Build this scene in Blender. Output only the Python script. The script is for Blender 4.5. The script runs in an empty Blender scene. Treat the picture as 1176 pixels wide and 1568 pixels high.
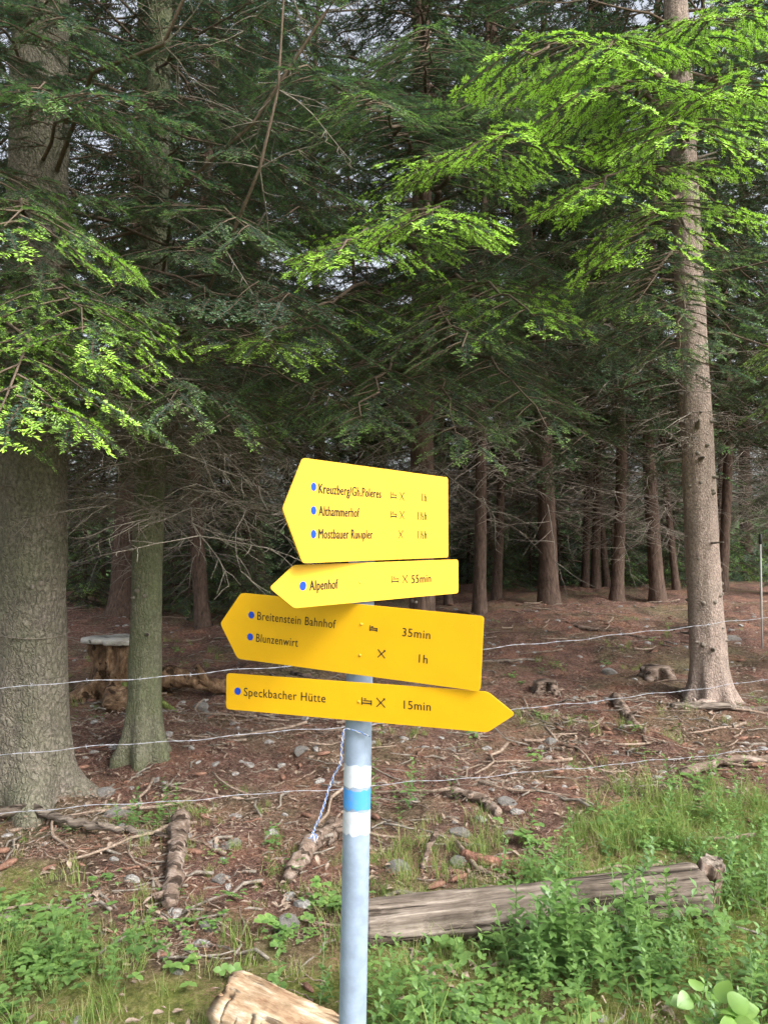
import bpy, math, random, time
import numpy as np
from mathutils import Vector, Matrix
random.seed(7); R=np.random.RandomState(11)
sc=bpy.context.scene
COL=sc.collection
# ------------------------------------------------------------------ helpers
def link(o,parent=None):
    COL.objects.link(o)
    if parent is not None: o.parent=parent
    return o
def empty(name,loc=(0,0,0),rot=(0,0,0)):
    e=bpy.data.objects.new(name,None); e.empty_display_size=.2; e.location=loc; e.rotation_euler=rot
    return link(e)
class MB:
    def __init__(s): s.v=[];s.f=[];s.m=[]
    def add(s,vs,fs,mat=0):
        o=len(s.v); s.v.extend([tuple(map(float,a)) for a in vs]); s.f.extend([tuple(i+o for i in f) for f in fs]); s.m.extend([mat]*len(fs))
    def tube(s,pts,rad,seg=6,mat=0,cap=True,fn=None):
        pts=[Vector(p) for p in pts]; n=len(pts); vs=[];fs=[]
        t0=(pts[1]-pts[0]).normalized()
        ref=Vector((0,0,1)) if abs(t0.z)<.9 else Vector((1,0,0))
        a=t0.cross(ref).normalized()
        for i,p in enumerate(pts):
            t=(pts[min(i+1,n-1)]-pts[max(i-1,0)]).normalized()
            a=(a-t*a.dot(t)).normalized(); b=t.cross(a)
            for k in range(seg):
                an=2*math.pi*k/seg
                r=rad[i]
                if fn: r=fn(i,an,r,p)
                vs.append(p+a*(math.cos(an)*r)+b*(math.sin(an)*r))
        for i in range(n-1):
            for k in range(seg):
                k2=(k+1)%seg
                fs.append((i*seg+k,i*seg+k2,(i+1)*seg+k2,(i+1)*seg+k))
        s.add(vs,fs,mat)
        if cap:
            o=len(s.v)-len(vs)
            s.f.append(tuple(o+k for k in range(seg))[::-1]); s.m.append(mat if cap is True else cap-1)
            s.f.append(tuple(o+(n-1)*seg+k for k in range(seg))); s.m.append(mat if cap is True else cap-1)
    def mesh(s,name,mats,smooth=True):
        me=bpy.data.meshes.new(name); me.from_pydata(s.v,[],s.f)
        for m in mats: me.materials.append(m)
        me.polygons.foreach_set('material_index',np.array(s.m,dtype=np.int32))
        if smooth: me.polygons.foreach_set('use_smooth',np.ones(len(s.f),dtype=bool))
        me.update(); return me
    def obj(s,name,mats,parent=None,smooth=True):
        return link(bpy.data.objects.new(name,s.mesh(name,mats,smooth)),parent)
def hsh(ix,iy,s):
    v=np.sin(ix*127.1+iy*311.7+s*74.7)*43758.5453
    return v-np.floor(v)
def vn(x,y,s=0):
    x=np.asarray(x,float);y=np.asarray(y,float)
    ix=np.floor(x);iy=np.floor(y);fx=x-ix;fy=y-iy
    fx=fx*fx*(3-2*fx);fy=fy*fy*(3-2*fy)
    return (hsh(ix,iy,s)*(1-fx)+hsh(ix+1,iy,s)*fx)*(1-fy)+(hsh(ix,iy+1,s)*(1-fx)+hsh(ix+1,iy+1,s)*fx)*fy
def sst(a,b,x):
    t=np.clip((x-a)/(b-a),0,1); return t*t*(3-2*t)
def gz(x,y):
    x=np.asarray(x,float);y=np.asarray(y,float)
    z=.40*sst(3.5,14,y)*(1+.15*np.clip(x/6,-1,1))
    z=z-6.0*sst(15,75,y)
    z=z+22*sst(120,380,y)
    near=1-sst(30,60,y)
    wd=sst(3.6,5.0,y)
    z=z+near*((.09+.05*wd)*(vn(x*.9,y*.9,1)-.5)+(.05+.04*wd)*(vn(x*2.7,y*2.7,2)-.5)+(.035+.02*wd)*(vn(x*8,y*8,3)-.5)+.018*(vn(x*22,y*22,4)-.5))
    return z
def grassmask(x,y):
    b=3.15+1.5*sst(-.6,1.9,x)+.9*(vn(x*1.3,y*1.3,9)-.5)+.5*(vn(x*4,y*4,10)-.5)
    g=1-sst(b-.35,b+.55,y)
    return np.clip(g,0,1)
# ------------------------------------------------------------------ materials
def mat(name):
    m=bpy.data.materials.new(name); m.use_nodes=True; nt=m.node_tree
    return m,nt,nt.nodes['Principled BSDF']
def noise(nt,scale,detail=4,vec=None,rough=.55):
    n=nt.nodes.new('ShaderNodeTexNoise'); n.inputs['Scale'].default_value=scale; n.inputs['Detail'].default_value=min(detail,5); n.inputs['Roughness'].default_value=rough
    if vec is not None: nt.links.new(vec,n.inputs['Vector'])
    return n
def ramp(nt,fac,stops):
    r=nt.nodes.new('ShaderNodeValToRGB'); e=r.color_ramp.elements
    while len(e)<len(stops): e.new(.5)
    for i,(p,c) in enumerate(stops):
        e[i].position=p; e[i].color=(*c,1)
    nt.links.new(fac,r.inputs[0]); return r
def mixc(nt,fac,a,b,mode='MIX'):
    m=nt.nodes.new('ShaderNodeMix'); m.data_type='RGBA'; m.blend_type=mode
    for s,v in ((m.inputs[0],fac),(m.inputs[6],a),(m.inputs[7],b)):
        if isinstance(v,bpy.types.NodeSocket): nt.links.new(v,s)
        elif isinstance(v,(int,float)): s.default_value=v
        else: s.default_value=(*v,1)
    return m.outputs[2]
def bump(nt,h,strength,dist,b):
    n=nt.nodes.new('ShaderNodeBump'); n.inputs['Strength'].default_value=strength; n.inputs['Distance'].default_value=dist
    nt.links.new(h,n.inputs['Height']); nt.links.new(n.outputs[0],b.inputs['Normal'])
def coords(nt,scale=(1,1,1),which='Object'):
    c=nt.nodes.new('ShaderNodeTexCoord'); m=nt.nodes.new('ShaderNodeMapping'); m.inputs['Scale'].default_value=scale
    nt.links.new(c.outputs[which],m.inputs[0]); return m.outputs[0]
def geopos(nt,scale=(1,1,1)):
    c=nt.nodes.new('ShaderNodeNewGeometry'); m=nt.nodes.new('ShaderNodeMapping'); m.inputs['Scale'].default_value=scale
    nt.links.new(c.outputs['Position'],m.inputs[0]); return m.outputs[0]
def plain(name,c,rough=.6,metal=0,var=.15,sc_=20):
    m,nt,b=mat(name); v=coords(nt); n=noise(nt,sc_,3,v)
    r=ramp(nt,n.outputs[0],[(.3,tuple(x*(1-var) for x in c)),(.7,tuple(min(1,x*(1+var)) for x in c))])
    nt.links.new(r.outputs[0],b.inputs['Base Color']); b.inputs['Roughness'].default_value=rough; b.inputs['Metallic'].default_value=metal
    return m
def bark(name,c1,c2,c3,moss=None,mossamt=.5,vs=(26,26,9),depth=.012):
    m,nt,b=mat(name); v=coords(nt)
    vv=coords(nt,vs)
    d=noise(nt,9,4,v,.7)
    add=nt.nodes.new('ShaderNodeVectorMath'); add.operation='MULTIPLY_ADD'; nt.links.new(d.outputs['Color'],add.inputs[0]); add.inputs[1].default_value=(2.6,2.6,2.6); nt.links.new(vv,add.inputs[2])
    vo=nt.nodes.new('ShaderNodeTexVoronoi'); vo.feature='DISTANCE_TO_EDGE'; vo.inputs['Scale'].default_value=1; nt.links.new(add.outputs[0],vo.inputs['Vector'])
    n2=noise(nt,55,5,v,.75); n3=noise(nt,3.5,5,v,.65)
    base=ramp(nt,n2.outputs[0],[(.28,c1),(.5,c2),(.72,c3)]).outputs[0]
    cell=ramp(nt,d.outputs[0],[(.3,(.7,.7,.7)),(.7,(1.25,1.22,1.2))]).outputs[0]
    cellv=mixc(nt,.7,base,cell,'MULTIPLY')
    edge=ramp(nt,vo.outputs['Distance'],[(0,(.5,.47,.45)),(.1,(1,1,1))]).outputs[0]
    c=mixc(nt,.5,cellv,edge,'MULTIPLY')
    if moss:
        mr=ramp(nt,n3.outputs[0],[(.5-mossamt*.25,(0,0,0)),(.5+.3-mossamt*.2,(1,1,1))]).outputs[0]
        mcol=ramp(nt,n2.outputs[0],[(.35,tuple(x*.6 for x in moss)),(.7,moss)]).outputs[0]
        fm=nt.nodes.new('ShaderNodeMath'); fm.operation='MULTIPLY'; nt.links.new(mr,fm.inputs[0]); fm.inputs[1].default_value=mossamt
        c=mixc(nt,fm.outputs[0],c,mcol)
    nt.links.new(c,b.inputs['Base Color']); b.inputs['Roughness'].default_value=.9; b.inputs['Specular IOR Level'].default_value=.25
    h=nt.nodes.new('ShaderNodeMath'); h.operation='MULTIPLY_ADD'; nt.links.new(n2.outputs[0],h.inputs[0]); h.inputs[1].default_value=.9
    er=ramp(nt,vo.outputs['Distance'],[(0,(0,0,0)),(.2,(1,1,1))]); nt.links.new(er.outputs[0],h.inputs[2])
    bump(nt,h.outputs[0],.8,depth,b)
    return m
def simplebark(name,c1,c2):
    m,nt,b=mat(name); v=coords(nt,(22,22,6)); n=noise(nt,1.3,4,v,.75)
    r=ramp(nt,n.outputs[0],[(.3,c1),(.7,c2)]); nt.links.new(r.outputs[0],b.inputs['Base Color']); b.inputs['Roughness'].default_value=1; b.inputs['Specular IOR Level'].default_value=.1
    bump(nt,n.outputs[0],.8,.02,b); return m
M_bark1=bark('bark_old_spruce',(.10,.088,.072),(.19,.168,.14),(.32,.29,.255),moss=(.16,.175,.10),mossamt=.6,vs=(34,34,16))
M_bark2=bark('bark_mossy',(.09,.088,.064),(.165,.16,.118),(.28,.275,.225),moss=(.16,.19,.09),mossamt=.75,vs=(50,50,16),depth=.006)
M_bark3=bark('bark_pale',(.19,.145,.12),(.34,.27,.23),(.50,.42,.37),moss=(.26,.235,.19),mossamt=.3,vs=(55,55,26),depth=.006)
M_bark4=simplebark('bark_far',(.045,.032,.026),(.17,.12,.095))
M_twig=simplebark('twig_bark',(.10,.075,.055),(.17,.13,.10))
M_dead=simplebark('dead_twig',(.13,.11,.09),(.29,.26,.22))
def leafmat(name,dark,mid,fresh,trans=.35,far=False,spec=True):
    m=bpy.data.materials.new(name); m.use_nodes=True; nt=m.node_tree; nt.nodes.remove(nt.nodes['Principled BSDF'])
    af=nt.nodes.new('ShaderNodeAttribute'); af.attribute_name='fresh'
    if far:
        av=nt.nodes.new('ShaderNodeAttribute'); av.attribute_name='var'
        fac=af.outputs['Fac']; rnd=av.outputs['Fac']
    else:
        at=nt.nodes.new('ShaderNodeAttribute'); at.attribute_type='INSTANCER'; at.attribute_name='tint'
        oi=nt.nodes.new('ShaderNodeObjectInfo')
        mul=nt.nodes.new('ShaderNodeMath'); mul.operation='MULTIPLY'; mul.use_clamp=True
        nt.links.new(af.outputs['Fac'],mul.inputs[0]); nt.links.new(at.outputs['Fac'],mul.inputs[1])
        fac=mul.outputs[0]; rnd=oi.outputs['Random']
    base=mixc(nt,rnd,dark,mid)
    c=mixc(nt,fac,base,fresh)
    df=nt.nodes.new('ShaderNodeBsdfDiffuse'); nt.links.new(c,df.inputs['Color'])
    out=df.outputs[0]
    if trans>0:
        tr=nt.nodes.new('ShaderNodeBsdfTranslucent'); nt.links.new(c,tr.inputs['Color'])
        ms=nt.nodes.new('ShaderNodeMixShader'); ms.inputs[0].default_value=trans
        nt.links.new(df.outputs[0],ms.inputs[1]); nt.links.new(tr.outputs[0],ms.inputs[2]); out=ms.outputs[0]
    if spec:
        gl=nt.nodes.new('ShaderNodeBsdfGlossy'); gl.inputs['Roughness'].default_value=.45; gl.inputs['Color'].default_value=(.9,1,1,1)
        m2=nt.nodes.new('ShaderNodeMixShader'); m2.inputs[0].default_value=.05; nt.links.new(out,m2.inputs[1]); nt.links.new(gl.outputs[0],m2.inputs[2]); out=m2.outputs[0]
    nt.links.new(out,nt.nodes['Material Output'].inputs[0])
    return m
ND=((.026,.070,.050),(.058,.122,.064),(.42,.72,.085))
M_needle=leafmat('spruce_needles',*ND)
M_needle_mid=leafmat('spruce_needles_mid',*ND,far=True)
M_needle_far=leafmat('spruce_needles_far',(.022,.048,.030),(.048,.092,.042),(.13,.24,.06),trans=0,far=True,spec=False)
M_leaf=leafmat('weed_leaves',(.09,.19,.055),(.16,.29,.075),(.30,.48,.12),.4)
M_grass=leafmat('grass_blades',(.14,.25,.06),(.26,.37,.10),(.54,.47,.24),.4,spec=False)
M_round=leafmat('broad_leaves',(.18,.34,.07),(.24,.42,.09),(.33,.50,.12),.45)
# ------------------------------------------------------------------ GN instancer
def make_gn(coll,name):
    ng=bpy.data.node_groups.new(name,'GeometryNodeTree')
    ng.interface.new_socket('Geometry',in_out='INPUT',socket_type='NodeSocketGeometry')
    ng.interface.new_socket('Geometry',in_out='OUTPUT',socket_type='NodeSocketGeometry')
    gi=ng.nodes.new('NodeGroupInput'); go=ng.nodes.new('NodeGroupOutput')
    ci=ng.nodes.new('GeometryNodeCollectionInfo'); ci.inputs['Collection'].default_value=coll
    ci.inputs['Separate Children'].default_value=True; ci.inputs['Reset Children'].default_value=True
    ip=ng.nodes.new('GeometryNodeInstanceOnPoints'); ip.inputs['Pick Instance'].default_value=True
    def na(n,t):
        a=ng.nodes.new('GeometryNodeInputNamedAttribute'); a.data_type=t; a.inputs['Name'].default_value=n; return a.outputs['Attribute']
    er=ng.nodes.new('FunctionNodeEulerToRotation')
    L=ng.links.new
    L(gi.outputs[0],ip.inputs['Points']); L(ci.outputs[0],ip.inputs['Instance'])
    L(na('idx','INT'),ip.inputs['Instance Index']); L(na('rot','FLOAT_VECTOR'),er.inputs[0]); L(er.outputs[0],ip.inputs['Rotation'])
    L(na('scl','FLOAT'),ip.inputs['Scale']); L(ip.outputs[0],go.inputs[0])
    return ng
def point_mesh(name,pos,rot,scl,tint,idx):
    n=len(pos); me=bpy.data.meshes.new(name); me.vertices.add(n)
    me.vertices.foreach_set('co',np.asarray(pos,np.float32).ravel())
    me.attributes.new('rot','FLOAT_VECTOR','POINT').data.foreach_set('vector',np.asarray(rot,np.float32).ravel())
    me.attributes.new('scl','FLOAT','POINT').data.foreach_set('value',np.asarray(scl,np.float32))
    me.attributes.new('tint','FLOAT','POINT').data.foreach_set('value',np.asarray(tint,np.float32))
    me.attributes.new('idx','INT','POINT').data.foreach_set('value',np.asarray(idx,np.int32))
    me.update(); return me
def inst_obj(name,me,ng,parent=None):
    o=link(bpy.data.objects.new(name,me),parent); md=o.modifiers.new('scatter','NODES'); md.node_group=ng; return o
def frames(d,u):
    d=np.array(d,float);u=np.array(u,float)
    d/=np.linalg.norm(d,axis=1)[:,None]
    y=np.cross(u,d); y/=np.linalg.norm(y,axis=1)[:,None]+1e-9
    return d,y,np.cross(d,y)
def eulers(d,u):
    d,y,z=frames(d,u)
    ry=-np.arcsin(np.clip(d[:,2],-1,1)); rz=np.arctan2(d[:,1],d[:,0]); rx=np.arctan2(y[:,2],z[:,2])
    return np.stack([rx,ry,rz],1)
def lib(name,meshes):
    c=bpy.data.collections.new(name)
    for i,me in enumerate(meshes):
        c.objects.link(bpy.data.objects.new('%s_%02d'%(name,i),me))
    return c
def np_mesh(name,V,F,mats,mi=None,fresh=None,smooth=False,var=None):
    V=np.asarray(V,np.float32)
    me=bpy.data.meshes.new(name)
    if isinstance(F,np.ndarray):
        me.vertices.add(len(V)); me.vertices.foreach_set('co',V.ravel())
        me.loops.add(F.size); me.loops.foreach_set('vertex_index',F.ravel().astype(np.int32))
        me.polygons.add(len(F)); me.polygons.foreach_set('loop_start',np.arange(0,F.size,F.shape[1],dtype=np.int32)); me.update(calc_edges=True)
    else: me.from_pydata(V.tolist(),[],F)
    for m in mats: me.materials.append(m)
    if mi is not None: me.polygons.foreach_set('material_index',np.asarray(mi,np.int32))
    if fresh is not None: me.attributes.new('fresh','FLOAT','POINT').data.foreach_set('value',np.asarray(fresh,np.float32))
    if var is not None: me.attributes.new('var','FLOAT','POINT').data.foreach_set('value',np.asarray(var,np.float32))
    if smooth: me.polygons.foreach_set('use_smooth',np.ones(len(me.polygons),dtype=bool))
    me.update(); return me
def spray_data(seed,L=.30,gap=.034,side=.13,nstep=.0052,nl=.021,nw=.0032,ffrac=.5):
    r=np.random.RandomState(seed)
    shoots=[]
    curve=lambda s: np.array([s*L, .02*L/.3*math.sin(s*3+seed), -.11*L*s*s])
    shoots.append(('m',None,None,L))
    s=.08; sd=1
    while s<.97:
        p=curve(s); ln=side*(1-.68*s)*r.uniform(.65,1.1)*(.6+.4*min(1,s*4))
        an=sd*math.radians(r.uniform(42,58))
        d=np.array([math.cos(an),math.sin(an),r.uniform(-.22,.12)]); d/=np.linalg.norm(d)
        shoots.append(('s',p,d,ln))
        if ln>.65*side and r.rand()<.8:
            a2=an-sd*math.radians(48); q=p+d*ln*.45
            d2=np.array([math.cos(a2),math.sin(a2),-.1]); shoots.append(('s',q,d2/np.linalg.norm(d2),ln*.5))
        sd=-sd; s+=gap/L*.5*r.uniform(.8,1.2)*1.3
    V=[];F=[];FR=[];MI=[]
    for k,p,d,ln in shoots:
        n=max(3,int(ln/nstep))
        t=np.linspace(.02 if k=='s' else .04,1,n)
        if k=='m':
            P=np.array([curve(a) for a in t]); D=np.gradient(P,axis=0); D/=np.linalg.norm(D,axis=1)[:,None]
        else:
            P=p+np.outer(t*ln,d); P[:,2]-=.12*ln*t*t; D=np.tile(d,(n,1))
        fr=sst(1-ffrac-.05,1-ffrac+.05,t) if k=='s' else sst(.75,.8,t)
        st=np.array([P[0],P[len(P)//2],P[-1]]); w=.0016 if k=='s' else .003
        w*=nw/.0032
        for off in (np.array([0,0,1.]),np.cross(D[0],[0,0,1])):
            o=len(V)
            for i,q in enumerate(st):
                V.append(q+off*w*(1-.5*i/2)); V.append(q-off*w*(1-.5*i/2)); FR+= [0,0]
            F.append((o,o+1,o+3,o+2)); F.append((o+2,o+3,o+5,o+4)); MI+=[1,1]
        for sgn in (1,-1):
            S=np.cross(D,[0,0,1.])*sgn; S/=np.linalg.norm(S,axis=1)[:,None]
            a=np.radians(r.uniform(48,78,n))[:,None]-np.where(t>.93,.7,0)[:,None]
            el=np.radians(r.uniform(-15,45,n))[:,None]
            nd=D*np.cos(a)+S*np.sin(a)*np.cos(el)+np.array([0,0,1.])*np.sin(el)*.8
            nd/=np.linalg.norm(nd,axis=1)[:,None]
            ll=(nl*r.uniform(.75,1.1,n)*(.85+.15*fr))[:,None]
            pw=np.cross(nd,[0,0,1.]); pw/=np.linalg.norm(pw,axis=1)[:,None]+1e-9
            pw=pw+np.array([0,0,1.])*r.uniform(-.5,.5,n)[:,None]
            w=nw*.5*(1+.45*fr)[:,None]
            o=len(V)
            Q=np.stack([P,P+nd*ll*.5+pw*w,P+nd*ll,P+nd*ll*.5-pw*w],1).reshape(-1,3)
            V.extend(list(Q)); F.extend([(o+4*i,o+4*i+1,o+4*i+2,o+4*i+3) for i in range(n)]); MI+=[0]*n
            FR.extend(np.repeat(fr*r.uniform(.8,1.1,n),4).tolist())
    return np.array(V),np.array(F),np.array(MI),np.array(FR)
def make_spray(seed,**k):
    V,F,MI,FR=spray_data(seed,**k); return np_mesh('spray',V,F,[M_needle,M_twig],MI,FR)
fine=[make_spray(s,gap=g,side=sd,ffrac=ff,nstep=.0062,nw=.0037) for s,g,sd,ff in ((1,.038,.12,.5),(2,.044,.11,.55),(3,.036,.14,.45),(4,.046,.12,.6))]
lush=[make_spray(s,L=.33,gap=.064,side=.17,ffrac=.72,nstep=.0060,nl=.026,nw=.0048) for s in (21,22,23)]
NF,NLU=(0,4),(4,7)
G_fine=make_gn(lib('needle_spray',fine+lush),'scatter_sprays')
MD=[spray_data(s,L=.36,gap=.055,side=.17,nstep=.0105,nl=.028,nw=.0062,ffrac=.4) for s in (6,7,8)]
CD=[spray_data(s,L=1.0,gap=.16,side=.45,nstep=.034,nl=.085,nw=.02,ffrac=.3) for s in (11,12,13)]
NM,NC=(10,13),(20,23)
def merged_foliage(sp,name='foliage',ndl=None):
    Vs=[];Fs=[];Ms=[];FRs=[];VA=[];o=0
    d,y,z=frames([tuple(a[1]) for a in sp],[a[2] for a in sp])
    for i,a in enumerate(sp):
        k=a[5]; V,F,MI,FR=(MD[k-10] if k<20 else CD[k-20]); W=(V[:,:1]*d[i]+V[:,1:2]*y[i]+V[:,2:]*z[i])*a[3]+np.array(a[0])
        Vs.append(W);Fs.append(F+o);Ms.append(MI);FRs.append(np.clip(FR*a[4],0,1));VA.append(np.full(len(V),random.random())); o+=len(V)
    return np_mesh(name,np.concatenate(Vs),np.concatenate(Fs),[ndl or M_needle_far,M_twig],np.concatenate(Ms),np.concatenate(FRs),False,np.concatenate(VA))
# ------------------------------------------------------------------ trees
class Tree:
    def __init__(s,name,x,y,lean=(0,0)):
        s.x=x;s.y=y;s.lean=lean;s.z=float(gz(x,y)); s.e=empty(name)
        s.mb=MB(); s.tr=MB(); s.sp=[]
    def ax(s,z): return Vector((s.x+s.lean[0]*z, s.y+s.lean[1]*z, z))
    def trunk(s,r,h,seg=40,flare=.55,rough=.06,stubs=0,stubz=(0,4)):
        zs=list(np.concatenate([np.linspace(s.z-.15,s.z+.6,12),np.linspace(s.z+.7,5,30),np.linspace(5.3,h,16)]))
        sd=random.random()*10
        def rr(z):
            t=max(0,(z-s.z)); return r*(1-.85*t/h)*(1+flare*math.exp(-t/.16))+.01
        lob=random.choice([5,6,7]); ph=random.random()*6
        def fn(i,an,rad,p):
            t=max(0,p.z-s.z)
            k=1+.28*math.exp(-t/.13)*math.sin(lob*an+ph)+.06*math.exp(-t/.8)*math.sin(3*an+ph)
            nz=float(vn(an*5+sd,p.z*6,5)-.5)*rough*2+float(vn(math.cos(an)*3+sd,math.sin(an)*3+p.z*1.5,6)-.5)*rough*1.6
            return rad*(k+nz)
        s.tr.tube([s.ax(z) for z in zs],[rr(z) for z in zs],seg,fn=fn)
        for i in range(stubs):
            z=random.uniform(*stubz); an=random.uniform(0,6.28); d=Vector((math.cos(an),math.sin(an),random.uniform(-.2,.25)))
            p=s.ax(z); L=random.choice([.01,.015,.02,.03,.05,.16]); rs=random.uniform(.007,.014)
            s.tr.tube([p+d*(rr(z)*.8),p+d*(rr(z)*1.02),p+d*(rr(z)+L)],[rs*2.4,rs*1.6,rs*.6],7,mat=1)
        s.rr=rr
    def branch(s,a,b,lift=.12,width=.7,tint=.3,step=.1,ss=1.,bare=.15,r0=None,skip=0.,lod=NF,dus=.105):
        a=Vector(a);b=Vector(b);L=(b-a).length; c=a.lerp(b,.5)+Vector((0,0,lift*L))
        n=max(6,int(L/.25)); r0=r0 or .0055*L+.003
        f=lambda t:a*(1-t)**2+c*2*t*(1-t)+b*t*t
        wob=[Vector((random.gauss(0,.02),random.gauss(0,.02),random.gauss(0,.02))) for _ in range(n+1)]
        pts=[f(i/n)+wob[i]*(0 if i in(0,) else 1) for i in range(n+1)]
        s.mb.tube(pts,[r0*(1-.88*i/n) for i in range(n+1)],6,cap=False)
        ri=lambda:random.randint(lod[0],lod[1]-1)
        t=bare; sd=1
        while t<.985:
            p=f(t); tg=(f(min(1,t+.02))-f(t-.02)).normalized(); sv=tg.cross(Vector((0,0,1))).normalized()*sd
            g=math.radians(random.uniform(48,68))
            d=(tg*math.cos(g)+sv*math.sin(g)+Vector((0,0,random.uniform(-.25,.05)))).normalized()
            ln=width*(min(1,(1-t)*1.9+.12))*min(1,.45+t*1.6)*random.uniform(.6,1.1)
            if random.random()<skip: ln*=.0
            if ln>.05:
                droop=random.uniform(.05,.28)
                q=lambda u:p+d*(ln*u)+Vector((0,0,-droop*ln*u*u))
                s.mb.tube([q(0),q(.35),q(.7),q(1)],[.0045,.0035,.0025,.0015],4,cap=False)
                u=.16*random.random()+.05; s2=1
                du=dus/ln
                while u<1:
                    dd=(d+Vector((0,0,-2*droop*u))).normalized()
                    s3=dd.cross(Vector((0,0,1))).normalized()*s2; g2=math.radians(random.uniform(35,55))
                    sdv=dd*math.cos(g2)+s3*math.sin(g2)+Vector((0,0,random.uniform(-.3,.05)))
                    tt=tint*random.uniform(.4,1.2)*(.2+.8*max(u**1.5,t*t))
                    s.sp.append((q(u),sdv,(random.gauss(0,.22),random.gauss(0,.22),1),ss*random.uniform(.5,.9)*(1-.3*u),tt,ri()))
                    s2=-s2; u+=du
                s.sp.append((q(.93),d+Vector((0,0,-droop*1.2)),(random.gauss(0,.2),random.gauss(0,.2),1),ss*random.uniform(.6,.9),tint*random.uniform(.7,1.2),ri()))
            sd=-sd; t+=step/L*random.uniform(.8,1.2)
        s.sp.append((f(.98),(f(1)-f(.93)),(0,0,1),ss*.95,tint*1.1,ri()))
    def deadtwig(s,a,d,L,r=.006,depth=0):
        a=Vector(a); d=Vector(d).normalized(); pts=[a]; n=5
        for i in range(n):
            d=(d+Vector((random.gauss(0,.14),random.gauss(0,.14),random.gauss(-.03,.1)))).normalized(); pts.append(pts[-1]+d*L/n)
        s.mb.tube(pts,[r*(1-.8*i/n)+.0008 for i in range(n+1)],4,mat=1,cap=False)
        if depth<2:
            for i in range(1,n+1):
                for k in range(2):
                    if random.random()<.8:
                        dd=(pts[i]-pts[i-1]).normalized(); sv=dd.cross(Vector((0,0,1))).normalized()*random.choice([-1,1])
                        s.deadtwig(pts[i],dd*.6+sv*.8+Vector((0,0,random.gauss(-.15,.25))),L*random.uniform(.2,.42),r*.5,depth+1)
    def crown(s,z0,z1,r0,r1,per_m,tint,droop=.25,width=.6,ok=None,skip=0,step=.17,ss=1.,lift=.12,lod=NM,dus=.15):
        n=int((z1-z0)*per_m); az=random.random()*6
        for i in range(n):
            t=(i+random.random())/n; z=z0+(z1-z0)*t; az+=2.399+random.gauss(0,.25)
            L=(r0+(r1-r0)*t)*random.uniform(.65,1.1)
            if ok and not ok(az%(2*math.pi),z,L): continue
            a=s.ax(z); a=a+Vector((math.cos(az),math.sin(az),0))*s.rr(z)*.8
            dr=droop*random.uniform(.6,1.4)
            b=a+Vector((math.cos(az)*L,math.sin(az)*L,-dr*L))
            s.branch(a,b,lift,width*min(1,L/1.5),tint*random.uniform(.5,1.2),bare=random.uniform(.12,.35),skip=skip,step=step,ss=ss,lod=lod,dus=dus)
    def done(s,bk,top=None):
        if top: s.crown(top[0],top[1],top[2],.4,3.5,.3,step=.45,lod=NC,dus=.5,width=.9,ss=.8)
        s.tr.obj('trunk',[bk,M_dead],s.e)
        if s.mb.v: s.mb.obj('branches',[M_twig,M_dead],s.e)
        A=[a for a in s.sp if a[5]<10]; B=[a for a in s.sp if a[5]>=10]
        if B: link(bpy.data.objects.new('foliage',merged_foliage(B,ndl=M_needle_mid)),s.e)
        if A:
            E=eulers([tuple(a[1]) for a in A],[a[2] for a in A])
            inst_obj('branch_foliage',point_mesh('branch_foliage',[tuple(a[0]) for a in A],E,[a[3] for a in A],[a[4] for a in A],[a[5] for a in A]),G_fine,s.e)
# T1 big left spruce
T1=Tree('spruce_tree',-2.02,4.45); T1.trunk(.195,15,64,.7,.05,stubs=10,stubz=(1.2,2.6))
T1.crown(2.45,5.6,1.9,1.5,10,.25,.3,ok=lambda a,z,L: not(z<4 and (a>3.6 and a<4.4)))
for a,b,t in (((-2,4.3,3.0),(-1.05,2.75,2.22),.9),((-2,4.3,2.7),(-1.08,2.25,1.88),1.3),((-2,4.3,3.3),(-1.2,2.5,2.5),.7),((-2.,4.3,2.9),(-1.5,2.9,2.3),.5),((-2,4.3,3.9),(-1.3,2.9,3.2),.25),((-2.,4.3,2.8),(-1.6,2.6,1.95),.9)):
    T1.branch(a,b,.1,.5,t,lod=NLU,ss=.9)
for a,b,t in (((-1.9,4.3,2.6),(-1.25,3.0,1.98),.5),((-1.9,4.4,2.9),(-.9,3.5,2.15),.3),
    ((-2.1,4.3,3.1),(-1.75,2.9,2.45),.4),((-2.1,4.3,3.5),(-1.6,2.9,2.85),.3),((-2.2,4.3,2.8),(-1.95,3.1,2.15),.4),((-2.1,4.2,4.1),(-1.7,3.1,3.5),.2),((-2.1,4.2,2.5),(-1.75,3.3,1.95),.4),
    ((-2.1,4.2,4.5),(-1.8,3.3,3.95),.15),((-2.0,4.2,4.3),(-1.35,3.2,3.7),.15),((-2.1,4.2,4.8),(-1.5,3.3,4.2),.15),((-2.1,4.2,3.3),(-1.5,3.3,2.7),.2)):
    T1.branch(a,b,.1,.5,t)
for i in range(14):
    an=random.uniform(-2.4,.6); T1.deadtwig(T1.ax(random.uniform(1.75,2.6)),(math.cos(an),math.sin(an),-.1),random.uniform(.5,1.1))
T1.done(M_bark1,(5.6,13,1.8))
w=MB(); pts=[(T1.x+.205*math.cos(a),T1.y+.205*math.sin(a),.96+.01*math.sin(a*2)) for a in np.linspace(0,6.283,40)]
w.tube(pts,[.003]*40,5,cap=False); w.obj('wire_loop',[M_dead],T1.e)
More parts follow.
